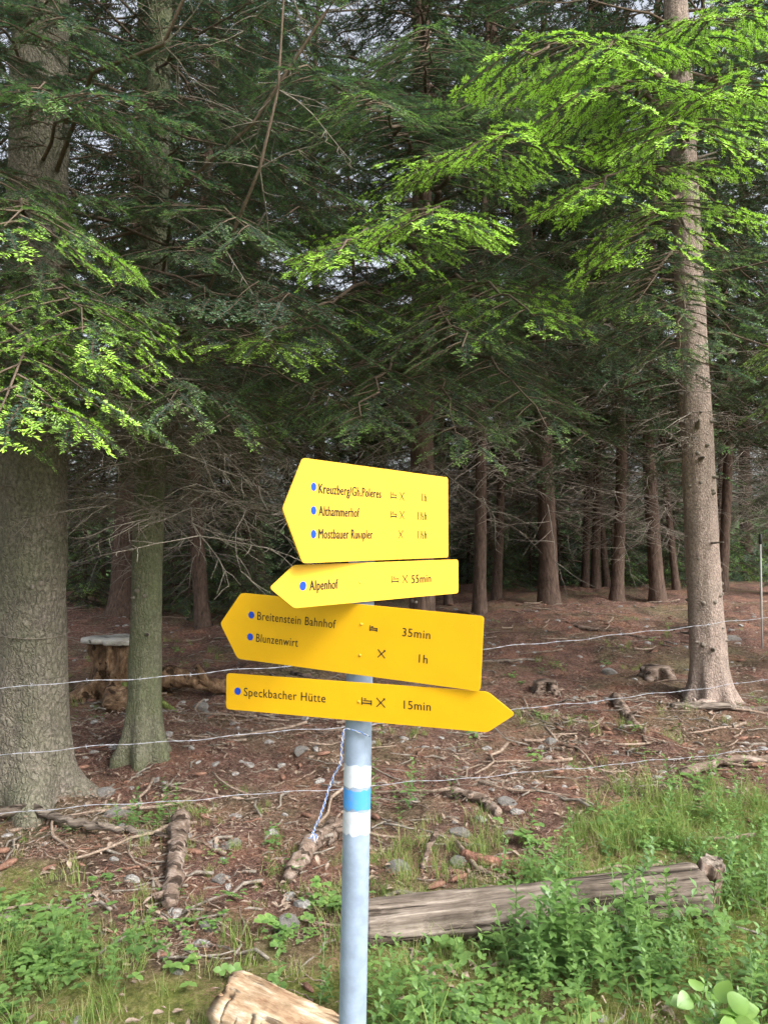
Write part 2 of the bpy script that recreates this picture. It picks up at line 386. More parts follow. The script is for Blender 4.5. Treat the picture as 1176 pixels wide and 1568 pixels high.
# T2
T2=Tree('spruce_tree',-1.57,5.1,(.012,.0)); T2.trunk(.095,13,40,.6,.06,stubs=16,stubz=(.6,2.4))
T2.crown(2.4,5.8,1.7,1.2,11,.15,.22,skip=.1)
for a,b,t in (((-1.55,5,2.75),(-.45,3.6,2.4),.9),((-1.5,5,2.5),(-.7,3.7,2.05),.4),((-1.5,5,2.7),(-.1,4.1,2.15),.35),((-1.5,5,3.6),(-.6,3.6,2.95),.25),((-1.5,5,2.5),(-1.3,3.6,2.1),.35),((-1.5,5,3.1),(-1.25,3.5,2.6),.25),
    ((-1.5,5,3.6),(-1.3,3.8,3.2),.15),((-1.5,5,4.2),(-1.15,3.9,3.8),.15),((-1.5,5,4.6),(-.9,4.0,4.1),.15),((-1.5,5,3.3),(-.9,3.8,2.9),.2)):
    T2.branch(a,b,.12,.5,t)
for i in range(52):
    an=random.uniform(-3.6,.9); T2.deadtwig(T2.ax(random.uniform(1.65,2.5)),(math.cos(an),math.sin(an),random.uniform(-.1,.1)),random.uniform(.6,1.4))
for pts in ([(-1.5,5.05,2.6),(-1.2,4.6,2.65),(-.85,4.1,3.05),(-.62,3.8,3.35),(-.53,3.8,3.75),(-.5,3.8,4.3),(-.45,3.8,5)],[(-1.5,5.1,3.1),(-1.2,4.4,3.5),(-.7,4.1,3.75),(-.3,4,4.3)],[(-1.9,4.4,3.6),(-1.5,3.9,3.9),(-1.05,3.6,3.85),(-.8,3.5,4.3)]):
    T2.mb.tube(pts,[.013-.0016*i for i in range(len(pts))],7,cap=False)
    for p in pts[2:]:
        for k in range(3):
            T2.deadtwig(p,(random.gauss(0,1),random.gauss(0,.5),random.gauss(0,.5)),random.uniform(.25,.6),.004,1)
T2.done(M_bark2,(5.8,12,1.4))
# T3 right
T3=Tree('fir_tree',2.80,6.7,(-.035,0)); T3.trunk(.14,15,48,.5,.05,stubs=130,stubz=(.5,5))
T3.crown(2.9,6.5,2.3,1.9,10,.25,.3,ok=lambda a,z,L: not(z<5.2 and (a>3.5 and a<5.6)))
for a,b,t in (((2.6,6.6,5.6),(1.45,3.2,3.75),1.6),((2.6,6.6,5.0),(1.42,3.1,3.35),1.6),((2.6,6.6,4.9),(1.15,3.0,3.1),1.6),((2.6,6.6,4.4),(1.12,3.4,2.8),1.5),((2.5,6.6,5.6),(.9,3.1,3.5),1.5),((2.5,6.6,5.4),(.5,3.0,3.45),1.3),((2.5,6.6,4.6),(.85,3.2,2.95),1.5),((2.5,6.6,5.1),(.8,2.95,3.25),1.5)):
    T3.branch(a,b,.06,.55,t,bare=.35,lod=NLU,ss=1.,step=.12,dus=.13)
T3.branch((2.6,6.5,4.0),(1.35,4.1,2.75),.06,.6,.5,bare=.3); T3.branch((2.6,6.5,3.7),(1.7,4.5,2.6),.06,.6,.3,bare=.3)
for i in range(12):
    an=random.uniform(0,6.28); T3.deadtwig(T3.ax(random.uniform(2.0,3.4)),(math.cos(an),math.sin(an),-.2),random.uniform(.4,1.1))
T3.done(M_bark3,(6.5,14,2.0))
# T4 centre, stands behind the sign
T4=Tree('fir_tree',.38,7.7); T4.trunk(.12,15,32,.5,.05,stubs=20,stubz=(.6,3))
T4.crown(3.0,7.2,3.3,2.4,10,.18,.32,width=.75)
for a,b,t in (((.4,7.5,4.6),(.5,2.9,3.05),1.5),((.4,7.5,4.3),(.18,2.9,2.72),1.4),((.4,7.5,4.2),(-.2,3.1,2.66),1.1),((.4,7.5,3.9),(.7,3.5,2.5),.7)):
    T4.branch(a,b,.08,.55,t,bare=.35,lod=NLU,step=.12,dus=.13)
for a,b,t in (((.4,7.5,3.5),(-.12,3.7,2.05),.3),((.4,7.5,3.3),(.38,3.9,1.98),.3),((.4,7.5,3.7),(.35,3.4,2.35),.3),((.4,7.5,3.9),(-.6,3.6,2.4),.7),((.4,7.5,3.5),(.9,4.1,2.1),.25),((.4,7.5,3.4),(-.5,4.2,2.15),.25),((.4,7.5,4.8),(-.1,3.4,3.5),.35),((.4,7.5,5.2),(-.5,3.7,3.8),.2),
    ((.4,7.5,5.4),(-.3,4.3,4.1),.2),((.4,7.5,5.6),(.25,4.2,4.35),.3),((.4,7.5,5.4),(.8,4.3,4.0),.4),((.4,7.5,5.2),(-.9,4.7,4.0),.2),((.4,7.5,4.6),(-.7,4.4,3.3),.2)):
    T4.branch(a,b,.08,.65,t,bare=.25)
for z in (3.2,3.6,4.0,4.4,4.9,5.3,5.8,6.3,6.8,7.2):
    for sx in (-.25,.3):
        T4.branch((.38,7.55,z),(.35+sx+random.uniform(-.2,.2),random.uniform(5.4,6.2),z-.45),.1,.7,.2,lod=NM,step=.15,dus=.14,bare=.1)
for i in range(20):
    an=random.uniform(0,6.28); T4.deadtwig(T4.ax(random.uniform(2.0,3.0)),(math.cos(an),math.sin(an),-.1),random.uniform(.5,1.6))
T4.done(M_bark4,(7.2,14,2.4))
# T5 right off frame
T5=Tree('spruce_tree',4.7,7.6); T5.trunk(.17,15,32,.5,.05)
T5.crown(2.4,7,2.0,1.6,9,.25,.3)
T5.branch((4.5,7.4,3.4),(2.75,5.0,2.75),.08,.6,.8); T5.branch((4.5,7.4,3.2),(2.9,5.2,2.4),.08,.6,.5)
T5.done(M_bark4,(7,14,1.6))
# background trees: shared data
def bgvariant(seed,z0,h,r0,ndead,droop=.25,per=9,rad=3.0,us=.5,ndl=None,tn=.5):
    random.seed(seed)
    mb=MB(); tr=MB(); sp=[]
    zs=np.concatenate([np.linspace(-.3,.6,6),np.linspace(1,h,26)])
    wx=random.gauss(0,.08);wy=random.gauss(0,.08)
    ax=lambda z:Vector((wx*math.sin(z*.4),wy*math.sin(z*.5),z))
    sd=seed*1.7
    tr.tube([ax(z) for z in zs],[r0*(1-.9*max(0,z)/h)*(1+.5*math.exp(-max(0,z)/.2))+.01 for z in zs],16,fn=lambda i,an,r,p:r*(1+.16*(float(vn(an*3+sd,p.z*3,5))-.5)))
    T=Tree.__new__(Tree); T.mb=mb
    for i in range(ndead):
        z=random.uniform(1.2,max(1.6,z0+1.5)); an=random.uniform(0,6.28)
        T.deadtwig(ax(z),(math.cos(an),math.sin(an),random.uniform(-.35,.05)),random.uniform(.5,1.8),.009,1)
    az=0; n=int((h-z0)*per)
    for i in range(n):
        t=(i+random.random())/n; z=z0+(h-z0)*t; az+=2.399+random.gauss(0,.3)
        L=rad*(1-t)**.7*random.uniform(.6,1.1)+.3
        if rad<1: L=rad*(1-t)*random.uniform(.7,1.1)+.08
        dirv=Vector((math.cos(az),math.sin(az),-droop*random.uniform(.3,1.6)))
        p=ax(z); mb.tube([p,p+dirv*L*.5+Vector((0,0,.05*L)),p+dirv*L],[.02*min(1,rad),.012*min(1,rad),.004],4,cap=False)
        u=.18
        while u<1:
            for s2 in (1,-1):
                side=Vector((-dirv.y,dirv.x,0))*s2
                d=dirv*.75+side*random.uniform(.3,.9)+Vector((0,0,random.uniform(-.5,.05)))
                sp.append((p+dirv*L*u+Vector((0,0,.05*L*math.sin(3.14*u))),d,(random.gauss(0,.3),random.gauss(0,.3),1),random.uniform(.5,.9)*(1-.35*t)*min(1,rad/2),random.uniform(.0,tn),random.randint(20,22)))
            u+=us/L
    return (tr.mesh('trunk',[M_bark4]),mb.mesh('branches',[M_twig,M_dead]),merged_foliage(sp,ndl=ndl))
V_tall=[bgvariant(21,3.6,17,.15,60,per=6.5),bgvariant(22,4.2,19,.2,60,per=6.5),bgvariant(23,3.0,15,.11,70,per=6.5)]
V_thin=[bgvariant(24,3.2,12,.07,60,per=7,rad=1.6),bgvariant(25,2.6,11,.055,60,per=7,rad=1.4)]
V_full=[bgvariant(31,.9,13,.13,6,per=8,rad=2.4),bgvariant(32,.4,10,.1,4,per=9,rad=2.0)]
V_small=[bgvariant(41,.15,3.0,.03,0,per=26,rad=.95,us=.22,ndl=M_needle_mid,tn=.5),bgvariant(42,.1,2.4,.03,0,per=30,rad=.8,us=.2,ndl=M_needle_mid,tn=.7)]
random.seed(5)
def bgtree(V,x,y,s=1.,lean=(0,0),name='spruce_tree'):
    e=empty(name,(x,y,float(gz(x,y))-.02),(lean[1],lean[0],random.uniform(0,6.28) if lean==(0,0) else 0)); e.scale=(s,s,s)
    v=random.choice(V)
    link(bpy.data.objects.new('trunk',v[0]),e); link(bpy.data.objects.new('branches',v[1]),e); link(bpy.data.objects.new('foliage',v[2]),e)
for x,y,s,l in ((-2.46,10.6,.85,0),(-3.9,11.5,.8,.03),(2.72,12.8,1.25,-.09),(3.95,13.2,.85,-.02),(4.8,13.6,1.05,.0),(-5.6,13,.9,0),(7.8,15,1,0),(-3.2,17,1,0)):
    bgtree(V_tall,x,y,s,(l,0))
for x,y,s,l in ((-2.1,13.5,1.1,0),(1.5,12.2,1.2,.02),(1.95,13.5,1,0),(3.2,15.5,1.1,0),(-.6,15,1,0),(2.3,16,.9,-.03),(4.3,15.8,1.1,.02),(5.5,14.6,1,-.02),(6.3,14.5,1.2,0),(-4.5,14.5,1,.02),(-3.0,14.6,1,0),(-1.4,16,1,0),(.8,14.6,1.,0),(6.8,16.5,1,0),(3.6,17.5,1.2,0),(-5.4,16,1,0),(1.3,17,1,.02),(2.9,14.3,.8,.04),(1.1,13.3,.8,-.03),(4.4,17,1,.03)):
    bgtree(V_thin,x,y,s,(l,0))
for yy,g in ((18.5,2.5),(22,2.9),(27,3.3),(34,4.2)):
    x=-yy*.6
    while x<yy*.6:
        bgtree(V_full if (yy>21 and random.random()<.6) else random.choice([V_tall,V_thin]),x+random.uniform(-.9,.9),yy+random.uniform(-1.6,1.6),random.uniform(.8,1.15))
        x+=g*random.uniform(.7,1.4)
for x,y,s in ((-2.9,11.6,.6),(-1.75,10.6,.55),(-2.1,11.8,.8),(-3.4,12.5,.9),(-2.5,13.2,.9),(-1.1,13.0,.8),(-5,13,1),(.3,16.5,.9),(1.1,15.5,.5),(2.2,14.8,.6),(3.4,18,.8),(6.0,16,.8),(5.3,18,1.),(7.5,13.8,.7),(1.1,18.5,.8),(2.2,20,1.4),(-4,19,1.2),(0,20,1.2),(4.5,20,1.5),(7,19.5,1.4),(9,20.5,1.5),(-6.5,18,1.4),(-8,20,1.5),(-2,18.5,1.2),(1.5,23,1.7),(4,23.5,1.8),(-1,23,1.7),(6.5,23,1.8),(-4,23,1.8),(9.5,24,1.8),(-1.2,21,1.4),(3.2,21.5,1.5),(5.8,21.5,1.6),(8,22,1.7),(-6,22,1.7),(11,21,1.7),(-10,22,1.8)):
    bgtree(V_small,x,y,s,name='young_spruce_tree')
# ------------------------------------------------------------------ ground
xs=np.concatenate([-np.geomspace(420,6.2,34),np.arange(-6,6.01,.045),np.geomspace(6.2,420,34)])
ys=np.concatenate([-np.geomspace(200,.6,16),np.arange(-.4,1.2,.2),np.arange(1.3,11,.045),np.linspace(11.1,20,60),np.geomspace(20.6,600,40)])
X,Y=np.meshgrid(xs,ys); Z=gz(X,Y); nx=len(xs);ny=len(ys)
i=np.arange(nx*ny).reshape(ny,nx); F=np.stack([i[:-1,:-1],i[:-1,1:],i[1:,1:],i[1:,:-1]],-1).reshape(-1,4)
m,nt,b=mat('forest_floor'); v=geopos(nt)
me=np_mesh('ground',np.stack([X,Y,Z],-1).reshape(-1,3),F,[m],smooth=True)
gm=grassmask(X,Y); gm=np.maximum(gm,(Y<1.5)*1.0)
me.attributes.new('grass','FLOAT','POINT').data.foreach_set('value',gm.astype(np.float32).ravel())
me.attributes.new('meadow','FLOAT','POINT').data.foreach_set('value',sst(18,30,Y).astype(np.float32).ravel())
n1=noise(nt,2.6,5,v,.7); n2=noise(nt,34,5,v,.8); n3=noise(nt,150,2,v,.7)
c1=ramp(nt,n2.outputs[0],[(.28,(.068,.042,.035)),(.44,(.17,.10,.078)),(.58,(.30,.19,.15)),(.78,(.52,.43,.37))]).outputs[0]
c1b=ramp(nt,n3.outputs[0],[(.3,(.3,.27,.27)),(.55,(1,1,1)),(.8,(1.6,1.5,1.4))]).outputs[0]
c1=mixc(nt,.75,c1,c1b,'MULTIPLY')
pat=ramp(nt,n1.outputs[0],[(.33,(.42,.45,.46)),(.5,(.9,.88,.88)),(.66,(1.4,1.2,1.05))]).outputs[0]
c1=mixc(nt,.9,c1,pat,'MULTIPLY')
n4=noise(nt,.9,4,v,.65)
grn=ramp(nt,n4.outputs[0],[(.47,(0,0,0)),(.66,(.65,.65,.65))]).outputs[0]
mossc=ramp(nt,n2.outputs[0],[(.35,(.07,.075,.038)),(.65,(.22,.22,.12))]).outputs[0]
c1=mixc(nt,grn,c1,mossc)
c2=ramp(nt,n2.outputs[0],[(.3,(.08,.095,.03)),(.5,(.19,.225,.055)),(.7,(.36,.33,.14))]).outputs[0]
a=nt.nodes.new('ShaderNodeAttribute'); a.attribute_name='grass'
mm=nt.nodes.new('ShaderNodeMath'); mm.operation='MULTIPLY_ADD'; nt.links.new(n1.outputs[0],mm.inputs[0]); mm.inputs[1].default_value=2.8; mm.inputs[2].default_value=-1.65
m2=nt.nodes.new('ShaderNodeMath'); m2.operation='ADD'; m2.use_clamp=True; nt.links.new(mm.outputs[0],m2.inputs[0]); nt.links.new(a.outputs['Fac'],m2.inputs[1])
m3=nt.nodes.new('ShaderNodeMath'); m3.operation='MULTIPLY'; m3.use_clamp=True; nt.links.new(m2.outputs[0],m3.inputs[0]); nt.links.new(a.outputs['Fac'],m3.inputs[1])
c=mixc(nt,m3.outputs[0],c1,c2)
a2=nt.nodes.new('ShaderNodeAttribute'); a2.attribute_name='meadow'
c=mixc(nt,a2.outputs['Fac'],c,(.05,.085,.03))
nt.links.new(c,b.inputs['Base Color']); b.inputs['Roughness'].default_value=1; b.inputs['Specular IOR Level'].default_value=.1
bump(nt,n2.outputs[0],1,.04,b)
link(bpy.data.objects.new('ground',me))
# ------------------------------------------------------------------ small vegetation meshes
def blades(seed,n,h,spread,w):
    r=np.random.RandomState(seed);V=[];F=[];FR=[]
    for i in range(n):
        a=r.uniform(0,6.28); p=np.array([r.normal(0,spread),r.normal(0,spread),-.01]); d=np.array([math.cos(a),math.sin(a),0]); s=np.array([-d[1],d[0],0])
        hh=h*r.uniform(.5,1.15); bd=hh*r.uniform(.15,.8); dry=1. if r.rand()<.2 else r.uniform(0,.25)
        o=len(V)
        for k,t in enumerate((0,.4,.75,1)):
            q=p+np.array([0,0,hh*t*(1-.25*t)])+d*bd*t*t; ww=w*(1-t**1.5)*.5+.0002
            V+=[q-s*ww,q+s*ww]; FR+=[dry,dry]
        for k in range(3): F.append((o+2*k,o+2*k+1,o+2*k+3,o+2*k+2))
    return np_mesh('grass_tuft',np.array(V),F,[M_grass],None,FR)
def leaf(V,F,FR,p,d,up,L,W,fold=.2,fr=0,droop=.25,prof=(0,.55,1,.8,.35,0)):
    d=np.array(d,float);d/=np.linalg.norm(d); up=np.array(up,float); s=np.cross(d,up); s/=np.linalg.norm(s)+1e-9; u=np.cross(s,d)
    n=len(prof); o=len(V)
    for k,pr in enumerate(prof):
        t=k/(n-1); c=np.array(p)+d*L*t-np.array([0,0,1.])*droop*L*t*t
        V+=[c-s*W*pr*.5+u*fold*W*pr*.5,c,c+s*W*pr*.5+u*fold*W*pr*.5]; FR+=[fr,fr*.6,fr]
    for k in range(n-1):
        for j in (0,1): F.append((o+3*k+j,o+3*k+j+1,o+3*k+3+j+1,o+3*k+3+j))
def weed(seed,h=.25,nn=8,L=.07,W=.026):
    r=np.random.RandomState(seed);V=[];F=[];FR=[];lean=r.normal(0,.15,2)
    P=lambda t:np.array([lean[0]*h*t*t,lean[1]*h*t*t,h*t])
    o=len(V)
    for k in range(5):
        q=P(k/4); V+=[q+[.0015,0,0],q-[.0015,0,0],]; FR+=[.4,.4]
    for k in range(4): F.append((o+2*k,o+2*k+1,o+2*k+3,o+2*k+2))
    for i in range(nn):
        t=.15+.85*i/(nn-1); a0=i*1.57+r.normal(0,.2)
        for a in (a0,a0+3.14):
            sz=(1-.45*t)*r.uniform(.8,1.15)
            leaf(V,F,FR,P(t),(math.cos(a),math.sin(a),.35+.4*t),(0,0,1),L*sz,W*sz*1.1,.25,t*r.uniform(.3,1))
    return np_mesh('weed',np.array(V),F,[M_leaf],None,FR,True)
def lowherb(seed,n=14,L=.035,W=.03,sp=.05):
    r=np.random.RandomState(seed);V=[];F=[];FR=[]
    for i in range(n):
        p=np.array([r.normal(0,sp),r.normal(0,sp),r.uniform(.01,.06)]); a=r.uniform(0,6.28)
        for k in range(3):
            leaf(V,F,FR,p,(math.cos(a+k*2.1),math.sin(a+k*2.1),r.uniform(0,.5)),(0,0,1),L*r.uniform(.7,1.1),W,.15,r.uniform(0,.9),prof=(0,.7,1,.95,.6,0))
    return np_mesh('herb',np.array(V),F,[M_leaf],None,FR,True)
def bigleaf(seed):
    r=np.random.RandomState(seed);V=[];F=[];FR=[]
    for i in range(7):
        a=r.uniform(0,6.28); p=np.array([math.cos(a)*.05,math.sin(a)*.05,r.uniform(.03,.13)])
        leaf(V,F,FR,p,(math.cos(a),math.sin(a),r.uniform(-.1,.5)),(r.normal(0,.3),r.normal(0,.3),1),r.uniform(.045,.075),.07,.22,r.uniform(0,1),.35,prof=(.35,.75,.95,1,.98,.88,.7,.42,.1))
        o=len(V); V+=[np.zeros(3),np.array([.003,0,0]),p+[.003,0,0],p]; FR+=[.3]*4; F.append((o,o+1,o+2,o+3))
    return np_mesh('bigleaf',np.array(V),F,[M_round],None,FR,True)
veg=[blades(1,30,.10,.03,.003),blades(2,26,.17,.035,.0035),blades(3,18,.26,.03,.004),
     weed(4),weed(5,.2,7,.06,.022),weed(6,.32,10,.08,.028),lowherb(7,16,.026,.02,.055),lowherb(8,22,.018,.014,.06),lowherb(9,10,.038,.028,.05),bigleaf(10),bigleaf(12)]
G_veg=make_gn(lib('ground_plant',veg),'scatter_veg')
def scatter(name,P,idx,scl,tint,ng,upright=True,zoff=0,parent=None,tilt=.15):
    P=np.asarray(P); z=gz(P[:,0],P[:,1])+zoff; n=len(P)
    rot=np.stack([R.normal(0,tilt,n),R.normal(0,tilt,n),R.uniform(0,6.28,n)],1)
    return inst_obj(name,point_mesh(name,np.column_stack([P,z]),rot,scl,tint,idx),ng,parent)
def samp(n,x0,x1,y0,y1): return np.column_stack([R.uniform(x0,x1,n),R.uniform(y0,y1,n)])
P=samp(13000,-3.5,4,1.4,7); g=grassmask(P[:,0],P[:,1]); clump=vn(P[:,0]*3.1,P[:,1]*3.1,31)
keep=R.rand(len(P))<np.clip(g*(.1+.9*sst(.35,.75,clump)),0,1)*np.where(P[:,0]>0,1,.8); P=P[keep]
tall=sst(.2,1.2,P[:,0])
idx=np.where(R.rand(len(P))<.25+.4*tall,1,0); idx=np.where(R.rand(len(P))<.06+.16*tall,2,idx)
scatter('grass',P,idx,R.uniform(.5,1.,len(P)),R.uniform(.2,1,len(P)),G_veg)
P=samp(4200,-4,5,3.2,11); k=vn(P[:,0]*1.6,P[:,1]*1.6,33); P=P[(R.rand(len(P))<sst(.45,.85,k)*np.exp(-(P[:,1]-3.2)/3.2))]
scatter('woodland_grass',P,R.choice([0,0,1,7,6],len(P)),R.uniform(.4,.9,len(P)),R.uniform(.2,1,len(P)),G_veg)
P=samp(8000,-3.5,4,1.4,6.5); g=grassmask(P[:,0],P[:,1]+.2); clump=vn(P[:,0]*2.3,P[:,1]*2.3,41)
keep=R.rand(len(P))<g*np.clip(.08+sst(.44,.77,clump),0,1)*np.where(P[:,1]<3.3,.9,.35); P=P[keep]
scatter('low_herbs',P,R.choice([6,7,7,8],len(P)),R.uniform(.6,1.15,len(P)),R.uniform(.2,1.1,len(P)),G_veg)
Q=[]
for cx,cy,n,s in ((.62,2.62,40,.16),(.85,2.75,36,.14),(1.05,2.55,34,.18),(1.35,3.3,60,.28),(1.75,3.5,50,.3),(.1,2.35,22,.12),(-.08,2.45,18,.1),(1.9,4.2,40,.4),(1.25,2.3,20,.2),(.75,3.3,14,.12),(-1.0,2.7,14,.15),(-1.2,4.05,10,.1),(.1,4.3,10,.2),(2.4,4.3,40,.4),(-1.7,3.0,16,.3)):
    Q.append(np.column_stack([R.normal(cx,s,n),R.normal(cy,s*.7,n)]))
P=np.concatenate(Q); P=P[~((np.abs(P[:,0]+.055)<.09)&(P[:,1]<1.9))]
scatter('weeds',P,R.choice([3,4,5,3],len(P)),R.uniform(.45,.95,len(P)),R.uniform(.2,1.,len(P)),G_veg,tilt=.2)
P=np.column_stack([np.concatenate([R.normal(.68,.10,16),R.normal(.95,.08,10),R.normal(.5,.05,5)]),np.concatenate([R.normal(2.68,.05,16),R.normal(2.82,.04,10),R.normal(2.68,.04,5)])])
scatter('nettles',P,R.choice([5,3],len(P)),R.uniform(.9,1.2,len(P)),R.uniform(.1,.8,len(P)),G_veg,tilt=.15)
P=np.array([(.32,2.12),(.40,2.18),(1.02,2.2),(1.1,2.18),(.93,2.4),(1.0,2.32)])
scatter('coltsfoot_plants',P,R.choice([9,10],len(P)),R.uniform(.7,1.0,len(P)),R.uniform(.2,.9,len(P)),G_veg,zoff=.04,tilt=.3)
# ------------------------------------------------------------------ litter, stones
M_stone=bark('stone_grey',(.2,.195,.19),(.33,.32,.31),(.48,.46,.45),moss=(.22,.22,.14),mossamt=.4,vs=(7,7,7),depth=.01)
M_litter=simplebark('litter_wood',(.13,.095,.07),(.42,.33,.26))
M_litr=simplebark('litter_red',(.12,.065,.045),(.33,.19,.14))
def rockmesh(seed,sq=.6):
    import bmesh
    bm=bmesh.new(); bmesh.ops.create_icosphere(bm,subdivisions=3,radius=1)
    r=random.Random(seed); pl=[(Vector((r.gauss(0,1),r.gauss(0,1),r.gauss(0,1))).normalized(),r.uniform(.55,.85)) for _ in range(9)]
    for v in bm.verts:
        for n_,d_ in pl:
            q=v.co.dot(n_)
            if q>d_: v.co-=n_*(q-d_)*.92
        v.co*=1+.12*(float(vn(v.co.x*3+seed,v.co.y*3+v.co.z*2,7))-.5)
        v.co.z*=sq; v.co.x*=1.25
    me=bpy.data.meshes.new('rock'); bm.to_mesh(me); bm.free(); me.materials.append(M_stone); return me
rocks=[rockmesh(i,.55+.1*(i%3)) for i in range(4)]
def stick(seed,L,r,m_):
    mb=MB(); rr=random.Random(seed); pts=[(L*(i/5-.5),rr.gauss(0,L*.05),rr.gauss(0,L*.03)+r) for i in range(6)]
    mb.tube(pts,[r*(1-.1*i) for i in range(6)],5); me=mb.mesh('stick',[m_]); return me
def needles(seed,n=60):
    r=np.random.RandomState(seed);V=[];F=[]
    for i in range(n):
        p=np.array([r.normal(0,.05),r.normal(0,.05),r.uniform(.0,.012)]); a=r.uniform(0,6.28); d=np.array([math.cos(a),math.sin(a),r.normal(0,.15)])*r.uniform(.008,.02); s=np.array([-d[1],d[0],0])*.09
        o=len(V); V+=[p-s,p+s,p+d+s,p+d-s]; F.append((o,o+1,o+2,o+3))
    return np_mesh('needle_litter',np.array(V),F,[M_litr if seed%2 else M_litter])
def chips(seed,n=10):
    r=np.random.RandomState(seed);V=[];F=[]
    for i in range(n):
        leaf(V,F,[],np.array([r.normal(0,.06),r.normal(0,.06),.008]),(r.normal(),r.normal(),r.normal(0,.2)),(0,0,1),r.uniform(.015,.04),r.uniform(.01,.02),.3,0,prof=(.3,1,.8,.3))
    return np_mesh('bark_chips',np.array(V),F,[M_litter])
def cone(seed):
    mb=MB(); mb.tube([(-.035,0,.008),(-.024,0,.009),(0,0,.010),(.024,0,.009),(.035,0,.008)],[.004,.009,.011,.008,.002],10,fn=lambda i,an,r,p:r*(1+.2*math.sin(an*5+i*2))); return mb.mesh('cone',[M_litr])
small=[rocks[0].copy(),rocks[1].copy()]
for s_ in small: s_.transform(Matrix.Scale(.025,4))
lit=[needles(1),needles(2),needles(3,80),stick(1,.12,.003,M_litter),stick(2,.26,.006,M_dead),stick(3,.08,.005,M_litr),chips(1),chips(2)]+small+[stick(7,.5,.009,M_litter),cone(1)]
G_lit=make_gn(lib('litter_bit',lit),'scatter_litter')
P=np.concatenate([samp(11000,-4.2,5,2,7),samp(5000,-6,7,6,13)]); g=grassmask(P[:,0],P[:,1]); P=P[R.rand(len(P))<1-.7*g]
scatter('forest_litter',P,R.choice(12,len(P),p=[.17,.13,.13,.15,.11,.06,.08,.08,.018,.022,.02,.03]),R.uniform(.6,1.5,len(P)),np.zeros(len(P)),G_lit,tilt=.1)
for x,y,s in ((-1.45,4.28,.075),(-1.6,4.5,.05),(.07,3.5,.07),(-.37,2.98,.05),(-1.57,6.7,.07),(1.2,5.65,.06),(2.3,7.9,.08),(.69,4.35,.06),(.38,3.95,.05),(-.75,3.85,.045),(-1.95,3.75,.08),(.35,3.6,.045),(-.72,3.45,.04),(-1.2,3.9,.035),(-.55,5.2,.05),(4.2,9.4,.1),(-.68,3.05,.03)):
    o=link(bpy.data.objects.new('rock',random.choice(rocks))); o.location=(x,y,float(gz(x,y))+s*.05); o.scale=(s,s,s); o.rotation_euler=(random.gauss(0,.2),random.gauss(0,.2),random.uniform(0,6.28))
# ------------------------------------------------------------------ dead wood
def woodmat(name,c1,c2,c3,sc_=(2,30,30),depth=.008,blot=.85):
    m,nt,b=mat(name); v=coords(nt,sc_); n=noise(nt,1.6,5,v,.7); n2=noise(nt,6,4,coords(nt),.65)
    r=ramp(nt,n.outputs[0],[(.3,c1),(.5,c2),(.68,c3)]).outputs[0]
    p=ramp(nt,n2.outputs[0],[(.32,(.5,.48,.45)),(.65,(1.12,1.12,1.12))]).outputs[0]
    c=mixc(nt,blot,r,p,'MULTIPLY')
    n5=noise(nt,.9,3,coords(nt,(sc_[0]*.8,sc_[1]*1.4,sc_[2]*1.4)),.5)
    cr_=ramp(nt,n5.outputs[0],[(.38,(.12,.1,.08)),(.43,(1,1,1))]).outputs[0]
    c=mixc(nt,.8,c,cr_,'MULTIPLY')
    h=mixc(nt,.6,n.outputs[0],cr_)
    nt.links.new(c,b.inputs['Base Color']); b.inputs['Roughness'].default_value=.9; b.inputs['Specular IOR Level'].default_value=.2; bump(nt,h,1,depth,b); return m
M_grey=woodmat('weathered_wood',(.06,.048,.04),(.17,.14,.115),(.34,.295,.25))
M_pale=woodmat('pale_wood',(.20,.10,.055),(.42,.30,.19),(.66,.57,.45),(5,20,20),.012,1.)
M_rot=woodmat('rotten_wood',(.07,.05,.038),(.19,.14,.11),(.36,.30,.26),(9,16,16),.02)
M_endg=woodmat('end_grain',(.30,.25,.17),(.52,.45,.33),(.64,.58,.48),(12,12,12),.003)
M_stop=woodmat('stump_top',(.34,.32,.28),(.52,.50,.44),(.66,.64,.58),(9,9,9),.004)
M_srot=woodmat('stump_rot',(.05,.035,.022),(.17,.105,.06),(.36,.25,.16),(12,12,6),.03)
def logobj(name,a,b,r0,r1,mt,seg=28,rough=.12,n=24,endm=None,bend=0):
    a=Vector(a);b=Vector(b);d=b-a;L=d.length
    e=Matrix.Translation(a)@d.to_track_quat('X','Z').to_matrix().to_4x4()
    mb=MB(); sd=random.random()*20
    pts=[(L*i/n,bend*math.sin(math.pi*i/n)+random.gauss(0,.002),bend*.3*math.sin(4*i/n)) for i in range(n+1)]
    def fn(i,an,r,p):
        k=1+rough*2*(float(vn(math.cos(an)*2.5+sd,math.sin(an)*2.5+p.x*1.5,3))-.5)+rough*.9*(float(vn(an*6+sd,p.x*4,8))-.5)
        return r*k
    mb.tube(pts,[(r0+(r1-r0)*i/n)*(.93 if i in (0,n) else 1) for i in range(n+1)],seg,cap=2 if endm else True,fn=fn)
    o=mb.obj(name,[mt]+([endm] if endm else []),None); o.matrix_world=e
    for f in o.data.polygons:
        if len(f.vertices)>4: f.use_smooth=False
    return o
logobj('weathered_log',(-.08,2.9,.075),(1.26,3.12,.10),.085,.098,M_grey,48,.14,60,M_grey)
logobj('weathered_log',(.75,3.0,.03),(1.33,3.25,.05),.07,.06,M_grey,30,.16,30,M_grey)
logobj('rotten_stump_piece',(1.27,3.2,-.05),(1.33,3.17,.2),.08,.05,M_rot,40,.35,24,M_grey)
logobj('cut_log',(-.46,2.34,.105),(-.03,2.08,.10),.10,.09,M_pale,56,.13,44,M_endg)
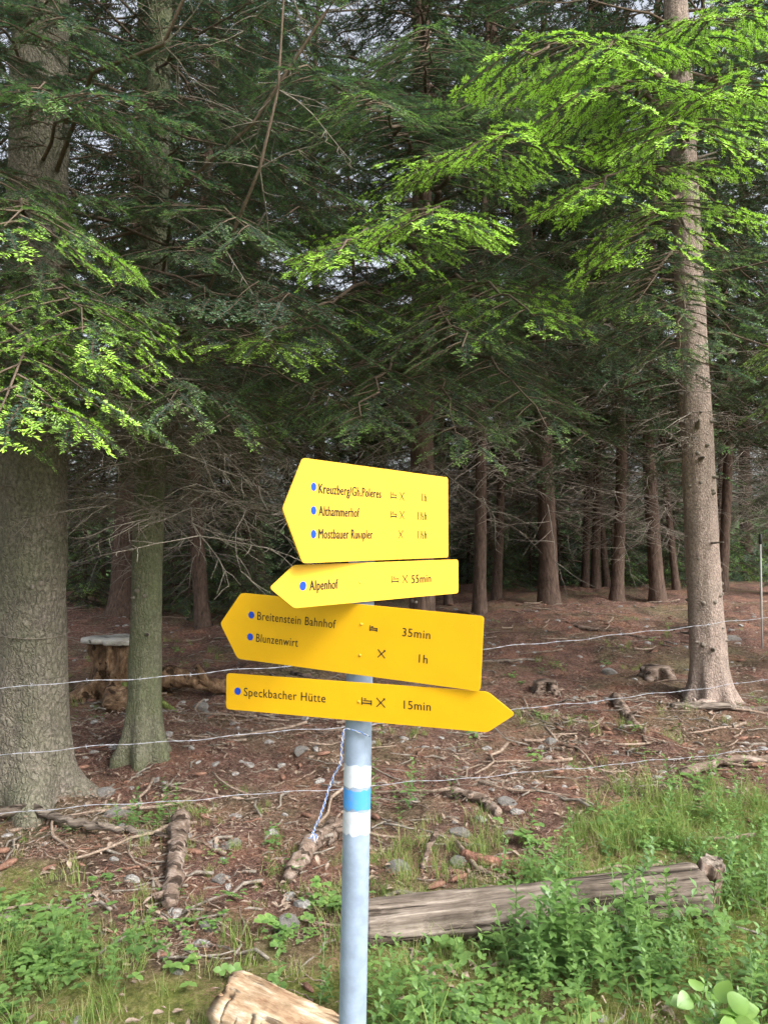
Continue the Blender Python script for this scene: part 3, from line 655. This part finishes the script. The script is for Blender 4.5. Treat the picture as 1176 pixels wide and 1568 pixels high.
def limb(name,pts,r0,r1,mt=None,rough=.3):
    P=[Vector((x,y,float(gz(x,y))+dz-.008)) for x,y,dz in pts]
    Q=[]
    for i in range(len(P)-1):
        for k in range(8): Q.append(P[i].lerp(P[i+1],k/8)+Vector((random.gauss(0,.005),random.gauss(0,.005),random.gauss(0,.004))))
    Q.append(P[-1]); n=len(Q); sd=random.random()*9
    mb=MB(); mb.tube(Q,[(r0+(r1-r0)*i/(n-1))*(.7 if i in(0,n-1) else 1) for i in range(n)],16,fn=lambda i,an,r,p:r*(1+rough*2*(float(vn(an*2+sd,i*.6,4))-.5)+.35*(float(vn(an*5+sd,i*1.3,6))-.5)))
    for k in range(2):
        i=random.randint(3,n-3); d=Vector((random.gauss(0,1),random.gauss(0,1),.5)).normalized()
        mb.tube([Q[i],Q[i]+d*r0*2.2],[r0*.5,r0*.25],7)
    return mb.obj(name,[mt or M_rot])
limb('fallen_branch',[(-2.3,4.0,.03),(-1.85,4.13,.07),(-1.6,4.02,.06),(-1.35,3.98,.03),(-1.08,3.9,.03)],.026,.012,M_grey)
limb('fallen_branch',[(-1.08,4.15,.05),(-.99,3.8,.05),(-.92,3.45,.04),(-.86,3.18,.03)],.045,.03)
limb('fallen_branch',[(-.23,4.1,.05),(-.33,3.75,.05),(-.42,3.42,.03)],.048,.035)
limb('fallen_branch',[(.25,3.75,.1),(.19,3.6,.05),(.17,3.5,.02)],.014,.01)
limb('fallen_branch',[(.36,3.62,.03),(.44,3.55,.03),(.56,3.55,.02)],.026,.018,simplebark('red_rot',(.12,.06,.045),(.36,.19,.14)))
limb('fallen_branch',[(2.3,6.3,.03),(2.75,6.25,.04),(3.1,6.5,.03),(3.5,6.5,.03)],.03,.02,M_grey)
limb('tree_root',[(1.98,6.7,.02),(1.9,6.1,.03),(1.85,5.5,.01)],.045,.025)
limb('fallen_branch',[(1.8,4.75,.03),(2.2,5.0,.05),(2.7,5.0,.04),(3.2,5.3,.04)],.03,.02)
limb('fallen_branch',[(.35,4.5,.02),(.55,4.35,.03),(.6,4.15,.03)],.035,.025)
limb('fallen_branch',[(3.3,6.0,.03),(3.0,5.6,.09),(3.1,5.1,.04)],.045,.03)
limb('tree_root',[(2.75,6.55,.06),(2.4,6.3,.0)],.05,.02,M_bark3)
limb('fallen_branch',[(-.9,7.6,.03),(-.3,7.2,.05),(.4,7.1,.04)],.02,.01)
limb('fallen_branch',[(2.5,10.3,.0),(3.4,9.9,.02),(4.2,10,.0)],.03,.012)
limb('fallen_branch',[(-.5,5.9,.0),(-.1,6.1,.03),(.5,6.0,.0)],.018,.008,M_grey)
limb('fallen_branch',[(.9,8.0,.0),(1.6,8.3,.03),(2.1,8.1,.0)],.018,.008,M_grey)
def stump(x,y,r,h,topm,m_,name='tree_stump',seg=64):
    mb=MB(); z=float(gz(x,y)); sd=random.random()*9; zs=np.concatenate([np.linspace(-.1,h-.04,18),[h-.035,h]])
    fl=lambda t:1+.45*math.exp(-max(0,t)/(.12))
    def fn(i,an,rr,p):
        t=max(0,p.z-z); return rr*(1+.3*math.exp(-t/.12)*math.sin(5*an+sd)+(.45 if h>.3 and t<h-.04 else .3)*(float(vn(an*4+sd,p.z*8,5))-.5)+.1*math.sin(3*an+sd))
    mb.tube([(x,y,z+t) for t in zs],[r*fl(t)*(.78 if .12<t<h-.037 and h>.3 else 1) for t in zs],seg,cap=2,fn=fn)
    o=mb.obj(name,[m_,topm])
    if h>.3:
        for p in o.data.polygons:
            if all(o.data.vertices[k].co.z>z+h-.037 for k in p.vertices): p.material_index=1
    return o
stump(-2.40,7.1,.29,.50,M_stop,M_srot); stump(1.45,7.0,.08,.08,M_rot,M_rot); stump(2.62,7.5,.11,.10,M_rot,M_rot)
M_moss=simplebark('moss',(.08,.11,.03),(.22,.28,.08))
limb('tree_root',[(-2.2,7.0,.12),(-1.85,6.95,.2),(-1.55,7.0,.1),(-1.2,7.2,.0)],.10,.04,M_srot)
limb('tree_root',[(-2.3,6.9,.1),(-2.0,6.65,.08),(-1.7,6.45,.0)],.07,.03,M_moss)
# ------------------------------------------------------------------ signpost
def signmat(name,c):
    m,nt,b=mat(name); v=coords(nt); n=noise(nt,14,4,v); n2=noise(nt,260,2,v)
    r=ramp(nt,n.outputs[0],[(.3,tuple(x*.92 for x in c)),(.7,c)]).outputs[0]
    d=ramp(nt,n2.outputs[0],[(.22,(.6,.5,.35)),(.30,(1,1,1))]).outputs[0]
    c2=mixc(nt,.5,r,d,'MULTIPLY'); nt.links.new(c2,b.inputs['Base Color']); b.inputs['Roughness'].default_value=.42; b.inputs['Specular IOR Level'].default_value=.35
    return m
M_y1=signmat('sign_yellow_sunlit',(.90,.53,.045)); M_y2=signmat('sign_yellow',(.84,.47,.008))  # one sign yellow twice: paler copy paints side sunlight into the upper boards
M_ink=plain('sign_ink',(.012,.011,.010),.8); M_dot=plain('sign_blue',(.01,.07,.55),.4); M_zinc=plain('zinc',(.30,.38,.51),.5,.1,var=.16,sc_=30)
M_bolt=plain('bolt_yellow',(.7,.4,.04),.4); M_alu=plain('alu_back',(.5,.5,.5),.4,.7)
post=empty('signpost')
pax=lambda z:Vector((-.053+.018*(z-1.11),1.622+.03*(z-1.2),z))
mb=MB(); zz=list(np.linspace(-.25,1.575,30)); mb.tube([pax(z) for z in zz],[.0278]*30,40); mb.tube([pax(1.575),pax(1.582)],[.0288,.0265],40); mb.obj('pole',[M_zinc],post)
def bandobj(name,z0,z1,c):
    m,nt,b=mat(name); v=coords(nt); n=noise(nt,60,4,v); r=ramp(nt,n.outputs[0],[(.33,tuple(x*.8+.06 for x in c)),(.5,c)]); nt.links.new(r.outputs[0],b.inputs['Base Color']); b.inputs['Roughness'].default_value=.5
    mb=MB(); mb.tube([pax(z) for z in (z0,(z0+z1)/2,z1)],[.0283]*3,48,cap=False)
    for i,(x,y,z) in enumerate(mb.v):
        if i<48: mb.v[i]=(x,y,z+.008*(float(vn(i*.5,z0*50,2))-.5))
        elif i>=96: mb.v[i]=(x,y,z+.008*(float(vn(i*.5,z1*50,3))-.5))
    mb.obj(name,[m],post)
bandobj('white_band',.900,.944,(.62,.67,.75)); bandobj('blue_band',.949,.988,(.07,.33,.80)); bandobj('white_band_upper',.993,1.036,(.62,.67,.75))
def rounded(poly,r=.008,k=5):
    out=[];n=len(poly)
    for i in range(n):
        p=Vector(poly[i]);a=Vector(poly[i-1]);b=Vector(poly[(i+1)%n]); da=(a-p).normalized();db=(b-p).normalized()
        for j in range(k+1):
            t=j/k; out.append((p+da*r)*(1-t)**2+p*2*t*(1-t)+(p+db*r)*t*t)
    return out
def textmesh(s):
    cu=bpy.data.curves.new('t','FONT'); cu.body=s; cu.resolution_u=3; cu.space_character=1.08; o=bpy.data.objects.new('t',cu); COL.objects.link(o)
    bpy.context.view_layer.update(); dg=bpy.context.evaluated_depsgraph_get(); me=bpy.data.meshes.new_from_object(o.evaluated_get(dg)); bpy.data.objects.remove(o); return me
def sign(name,pl,pr,h,zl,tipL,tipR,ym,items,tipside,zr=None,fwd=0,bold=()):
    pl=Vector(pl);pr=Vector(pr); zr=zl if zr is None else zr
    A=Vector((pl.x,pl.y,zl));B=Vector((pr.x,pr.y,zr)); L=(B-A).length; u=(B-A).normalized(); n=u.cross(Vector((0,0,1))).normalized(); v=n.cross(u)
    A=A+n*fwd
    Mx=Matrix((( u.x,v.x,n.x,A.x),(u.y,v.y,n.y,A.y),(u.z,v.z,n.z,A.z),(0,0,0,1)))
    e=empty(name); e.parent=post; e.matrix_world=Mx
    if tipside=='L': poly=[(0,0),(L,0),(L,h),(0,h),(-tipL,h/2)]
    else: poly=[(0,0),(L,0),(L+tipR,h/2),(L,h),(0,h)]
    pr_=rounded([(a,b) for a,b in poly]); k=len(pr_); T=.0015
    mb=MB(); vs=[(p.x,p.y,T) for p in pr_]+[(p.x,p.y,-T) for p in pr_]
    mb.add(vs,[tuple(range(k))],0); mb.f.append(tuple(range(k,2*k))[::-1]); mb.m.append(1)
    for i in range(k): mb.f.append((i,k+i,k+(i+1)%k,(i+1)%k)); mb.m.append(0)
    mb.obj('board',[ym,M_alu],e,False)
    ink=MB(); z=T+.0005; bw=1.5 if bold else 1.
    def bar(x0,y0,x1,y1,w):
        d=Vector((x1-x0,y1-y0)); q=Vector((-d.y,d.x)).normalized()*w*bw/2
        ink.add([(x0-q.x,y0-q.y,z),(x0+q.x,y0+q.y,z),(x1+q.x,y1+q.y,z),(x1-q.x,y1-q.y,z)][::-1],[(0,1,2,3)])
    dots=MB()
    for it in items:
        if it[0]=='dot':
            _,x,y,r=it; dots.add([(x+r*math.cos(a),y+r*math.sin(a),z) for a in np.linspace(0,6.283,33)[:-1]],[tuple(range(32))])
        elif it[0]=='bed':
            _,x,y,s=it; z0_=z
            for bb in ((x-s,y-s*.7,x-s,y+s*.8,.0015),(x-s*.9,y-s*.35,x+s*.9,y-s*.35,.0016),(x+s,y-s*.7,x+s,y+s*.3,.0015),(x-s*.75,y+s*.15,x+s*.9,y+s*.15,.0013),(x-s*.6,y+s*.5,x-s*.1,y+s*.5,.0016)):
                bar(*bb); z+=.00004
            z=z0_
        elif it[0]=='fork':
            _,x,y,s=it; z+=.0001; bar(x-s,y-s,x+s,y+s,.0014); z+=.0001; bar(x-s,y+s,x+s,y-s,.0014)
            z+=.0001; bar(x+s*.6,y+s,x+s,y+s*.6,.0012); z-=.0003
        else:
            _,s,x0,x1,y,hh=it
            me=textmesh(s); co=np.empty(len(me.vertices)*3,np.float32); me.vertices.foreach_get('co',co); co=co.reshape(-1,3)
            w=co[:,0].max()-co[:,0].min(); x=(co[:,0]-co[:,0].min())/w*(x1-x0)+x0; yy=co[:,1]*(hh/.69)+y-hh/2
            for k_,(dx,dy) in enumerate(((0,0),)+tuple(bold)):
                ink.add(np.column_stack([x+dx,yy+dy,np.full(len(x),z+.00005*k_)]).tolist(),[tuple(p.vertices) for p in me.polygons])
    ink.obj('lettering',[M_ink],e,False)
    if dots.v: dots.obj('route_dots',[M_dot],e,False)
    s=((-.05)-A.x)/(u.x)
    bo=MB()
    for yy in ([h*.5] if h<.1 else [h*.28,h*.72]):
        bo.tube([(s,yy,T),(s,yy,T+.0012),(s,yy,T+.0018)],[.003,.003,.002],16)
    bo.obj('bolts',[M_bolt],e)
    br=MB()
    for yy in ([h*.5] if h<.1 else [h*.25,h*.55]):
        zc=A.z+yy+u.z*s; c=pax(zc)
        br.tube([c-Vector((0,0,.009)),c-Vector((0,0,.0088)),c+Vector((0,0,.0088)),c+Vector((0,0,.009))],[.0278,.0292,.0292,.0278],32,cap=False)
        dist=(A-c).dot(n)-T-.0004
        if dist>.03:
            br.tube([c+n*.024,c+n*dist],[.008,.008],12)
    br.obj('clamp',[M_zinc],post)
    return e
BL=((.0005,.0002),(-.0005,-.0002),(.0009,0))
sign('guide_sign',(-.155,1.412),(.146,1.863),.192,1.456,.055,0,M_y1,[
 ('dot',.030,.141,.0078),('dot',.030,.097,.0078),('dot',.030,.053,.0078),
 ('t','Kreuzberg/Gh.Poleres',.045,.253,.139,.0185),('t','Althammerhof',.045,.175,.097,.0185),('t','Mostbauer Rumpler',.045,.222,.054,.0185),
 ('bed',.302,.137,.011),('fork',.335,.137,.009),('bed',.302,.096,.011),('fork',.335,.096,.009),('fork',.330,.054,.009),
 ('t','1h',.420,.440,.139,.0185),('t','1½h',.402,.440,.097,.0185),('t','1½h',.402,.440,.054,.0185)],'L',fwd=.008,bold=BL)
sign('guide_sign',(-.167,1.433),(.173,1.828),.0795,1.3725,.059,0,M_y1,[
 ('dot',.021,.040,.0085),('t','Alpenhof',.038,.114,.040,.019),('bed',.289,.041,.011),('fork',.322,.041,.009),('t','55min',.345,.414,.040,.0185)],'L',fwd=.001,bold=BL)
sign('guide_sign',(-.315,1.68),(.182,1.475),.142,1.242,.049,0,M_y2,[
 ('dot',.029,.097,.0075),('dot',.029,.050,.0075),('t','Breitenstein Bahnhof',.044,.230,.097,.0175),('t','Blunzenwirt',.044,.145,.050,.0175),
 ('bed',.314,.096,.0075),('fork',.334,.048,.008),('t','35min',.376,.434,.096,.0165),('t','1h',.413,.431,.048,.0165)],'L',zr=1.212,bold=((.0003,0),))
sign('guide_sign',(-.337,1.671),(.196,1.479),.0765,1.136,0,.053,M_y2,[
 ('dot',.028,.040,.0078),('t','Speckbacher Hütte',.043,.232,.040,.0175),('bed',.322,.040,.010),('fork',.352,.040,.009),('t','15min',.400,.455,.040,.0165)],'R',zr=1.134,bold=((.0003,0),))
M_cord1=plain('cord_blue',(.12,.25,.6),.6); M_cord2=plain('cord_white',(.6,.62,.68),.6)
mb=MB(); base=[Vector(p) for p in ((-.03,1.58,1.10),(-.075,1.585,1.115),(-.085,1.585,1.085),(-.088,1.59,1.045),(-.105,1.6,1.01),(-.118,1.6,.97),(-.128,1.6,.94),(-.139,1.6,.915),(-.145,1.6,.90))]
def cr(P,t):
    i=min(int(t),len(P)-2);f=t-i;p0=P[max(i-1,0)];p1=P[i];p2=P[i+1];p3=P[min(i+2,len(P)-1)]
    return .5*((2*p1)+(p2-p0)*f+(2*p0-5*p1+4*p2-p3)*f*f+(3*p1-p0-3*p2+p3)*f**3)
for k in (0,1):
    pts=[]
    for i in range(161):
        t=i/160*8; a=i*.75+k*3.14; pts.append(cr(base,t)+Vector((math.cos(a)*.0018,math.sin(a)*.0018,math.sin(a*.37)*.0012)))
    mb.tube(pts,[.001]*len(pts),6,mat=k)
for k in range(8):
    a=k*.8; p=base[-1]
    mb.tube([p,p+Vector((.008*math.cos(a),.004*math.sin(a*2),-.004-.002*k)),p+Vector((.011*math.cos(a+.6),0,-.013+.001*k))],[.0009]*3,5,mat=k%2)
mb.obj('twisted_cord',[M_cord1,M_cord2],post)
# ------------------------------------------------------------------ wire fence
M_wire=plain('galvanised_wire',(.33,.34,.38),.5,.2)
M_stake=plain('stake_wood',(.2,.17,.13),.9,var=.4); M_white=plain('stake_white',(.4,.4,.38),.5); M_black=plain('stake_cap',(.02,.02,.02),.5)
fence=empty('barbed_wire_fence')
mb=MB()
A=lambda t:(-1.64+4.14*t,3.3+1.7*t)
for zl,zr,sag in ((.867,1.0,.03),(.589,.60,.03),(.345,.16,.02)):
    t0,t1=-.45,1.75; N_=220; pts=[]
    for i in range(N_+1):
        t=t0+(t1-t0)*i/N_; x,y=A(t); z=zl+(zr-zl)*t-sag*math.sin(math.pi*min(1,max(0,t)))+.004*math.sin(t*37+zl*50)+.003*math.sin(t*91)
        pts.append(Vector((x,y,max(z,float(gz(x,y))+.03))))
    for k in (0,1):
        mb.tube([p+Vector((0,.0013*math.cos(i*1.9+k*3.14),.0013*math.sin(i*1.9+k*3.14))) for i,p in enumerate(pts)],[.001]*len(pts),5,cap=False)
    i=3
    while i<N_:
        p=pts[i]
        for k in range(2):
            d=Vector((random.gauss(0,.5),random.gauss(0,.5),random.gauss(0,1))).normalized()*.011
            mb.tube([p-d,p+d],[.0009,.0009],4)
        i+=5
mb.obj('wires',[M_wire],fence)
for t in (-.42,1.5):
    x,y=A(t); z=float(gz(x,y)); mb=MB(); mb.tube([(x,y+.04,z-.3+i*.2) for i in range(9)],[.045]*8+[.035],16,fn=lambda i,an,r,p:r*(1+.1*math.sin(3*an+i))); mb.obj('fence_post',[M_stake],fence)
x,y=4.42,9.1; z=float(gz(x,y)); s_=empty('fence_stake'); mb=MB(); mb.tube([(x,y,z-.2),(x,y,1.44)],[.011,.011],12); mb.obj('rod',[M_white],s_); mb=MB(); mb.tube([(x,y,1.44),(x,y,1.47),(x,y,1.55),(x,y,1.56)],[.016,.022,.02,.012],12); mb.obj('cap',[M_black],s_)
# ------------------------------------------------------------------ light, sky, camera
S=Vector((.72,-.62,.95)).normalized()
w=bpy.data.worlds.new('World'); sc.world=w; w.use_nodes=True; nt=w.node_tree; bg=nt.nodes['Background']
sky=nt.nodes.new('ShaderNodeTexSky'); sky.sky_type='NISHITA'; sky.sun_disc=False; sky.sun_elevation=math.asin(S.z); sky.sun_rotation=math.atan2(S.x,S.y); sky.dust_density=7; sky.air_density=1
hs=nt.nodes.new('ShaderNodeHueSaturation'); hs.inputs['Saturation'].default_value=.35; hs.inputs['Value'].default_value=2.6
nt.links.new(sky.outputs[0],hs.inputs['Color']); nt.links.new(hs.outputs[0],bg.inputs['Color']); bg.inputs['Strength'].default_value=.14
try: w.cycles.sampling_method='NONE'
except Exception as ex: print(ex)
l=bpy.data.lights.new('sun','SUN'); l.energy=1.9; l.angle=math.radians(16); l.color=(1,.97,.92); lo=link(bpy.data.objects.new('sun',l)); lo.rotation_euler=S.to_track_quat('Z','Y').to_euler(); lo.location=(5,-5,10)
cam=bpy.data.cameras.new('camera'); co=link(bpy.data.objects.new('camera',cam)); co.location=(0,0,1.5); co.rotation_euler=(math.radians(92.0),0,0)
cam.sensor_fit='VERTICAL'; cam.sensor_height=24; cam.lens=24*1184/1568; cam.clip_end=2000; cam.clip_start=.05
sc.camera=co
sc.view_settings.view_transform='Standard'; sc.view_settings.look='None'; sc.view_settings.exposure=0; sc.view_settings.gamma=1
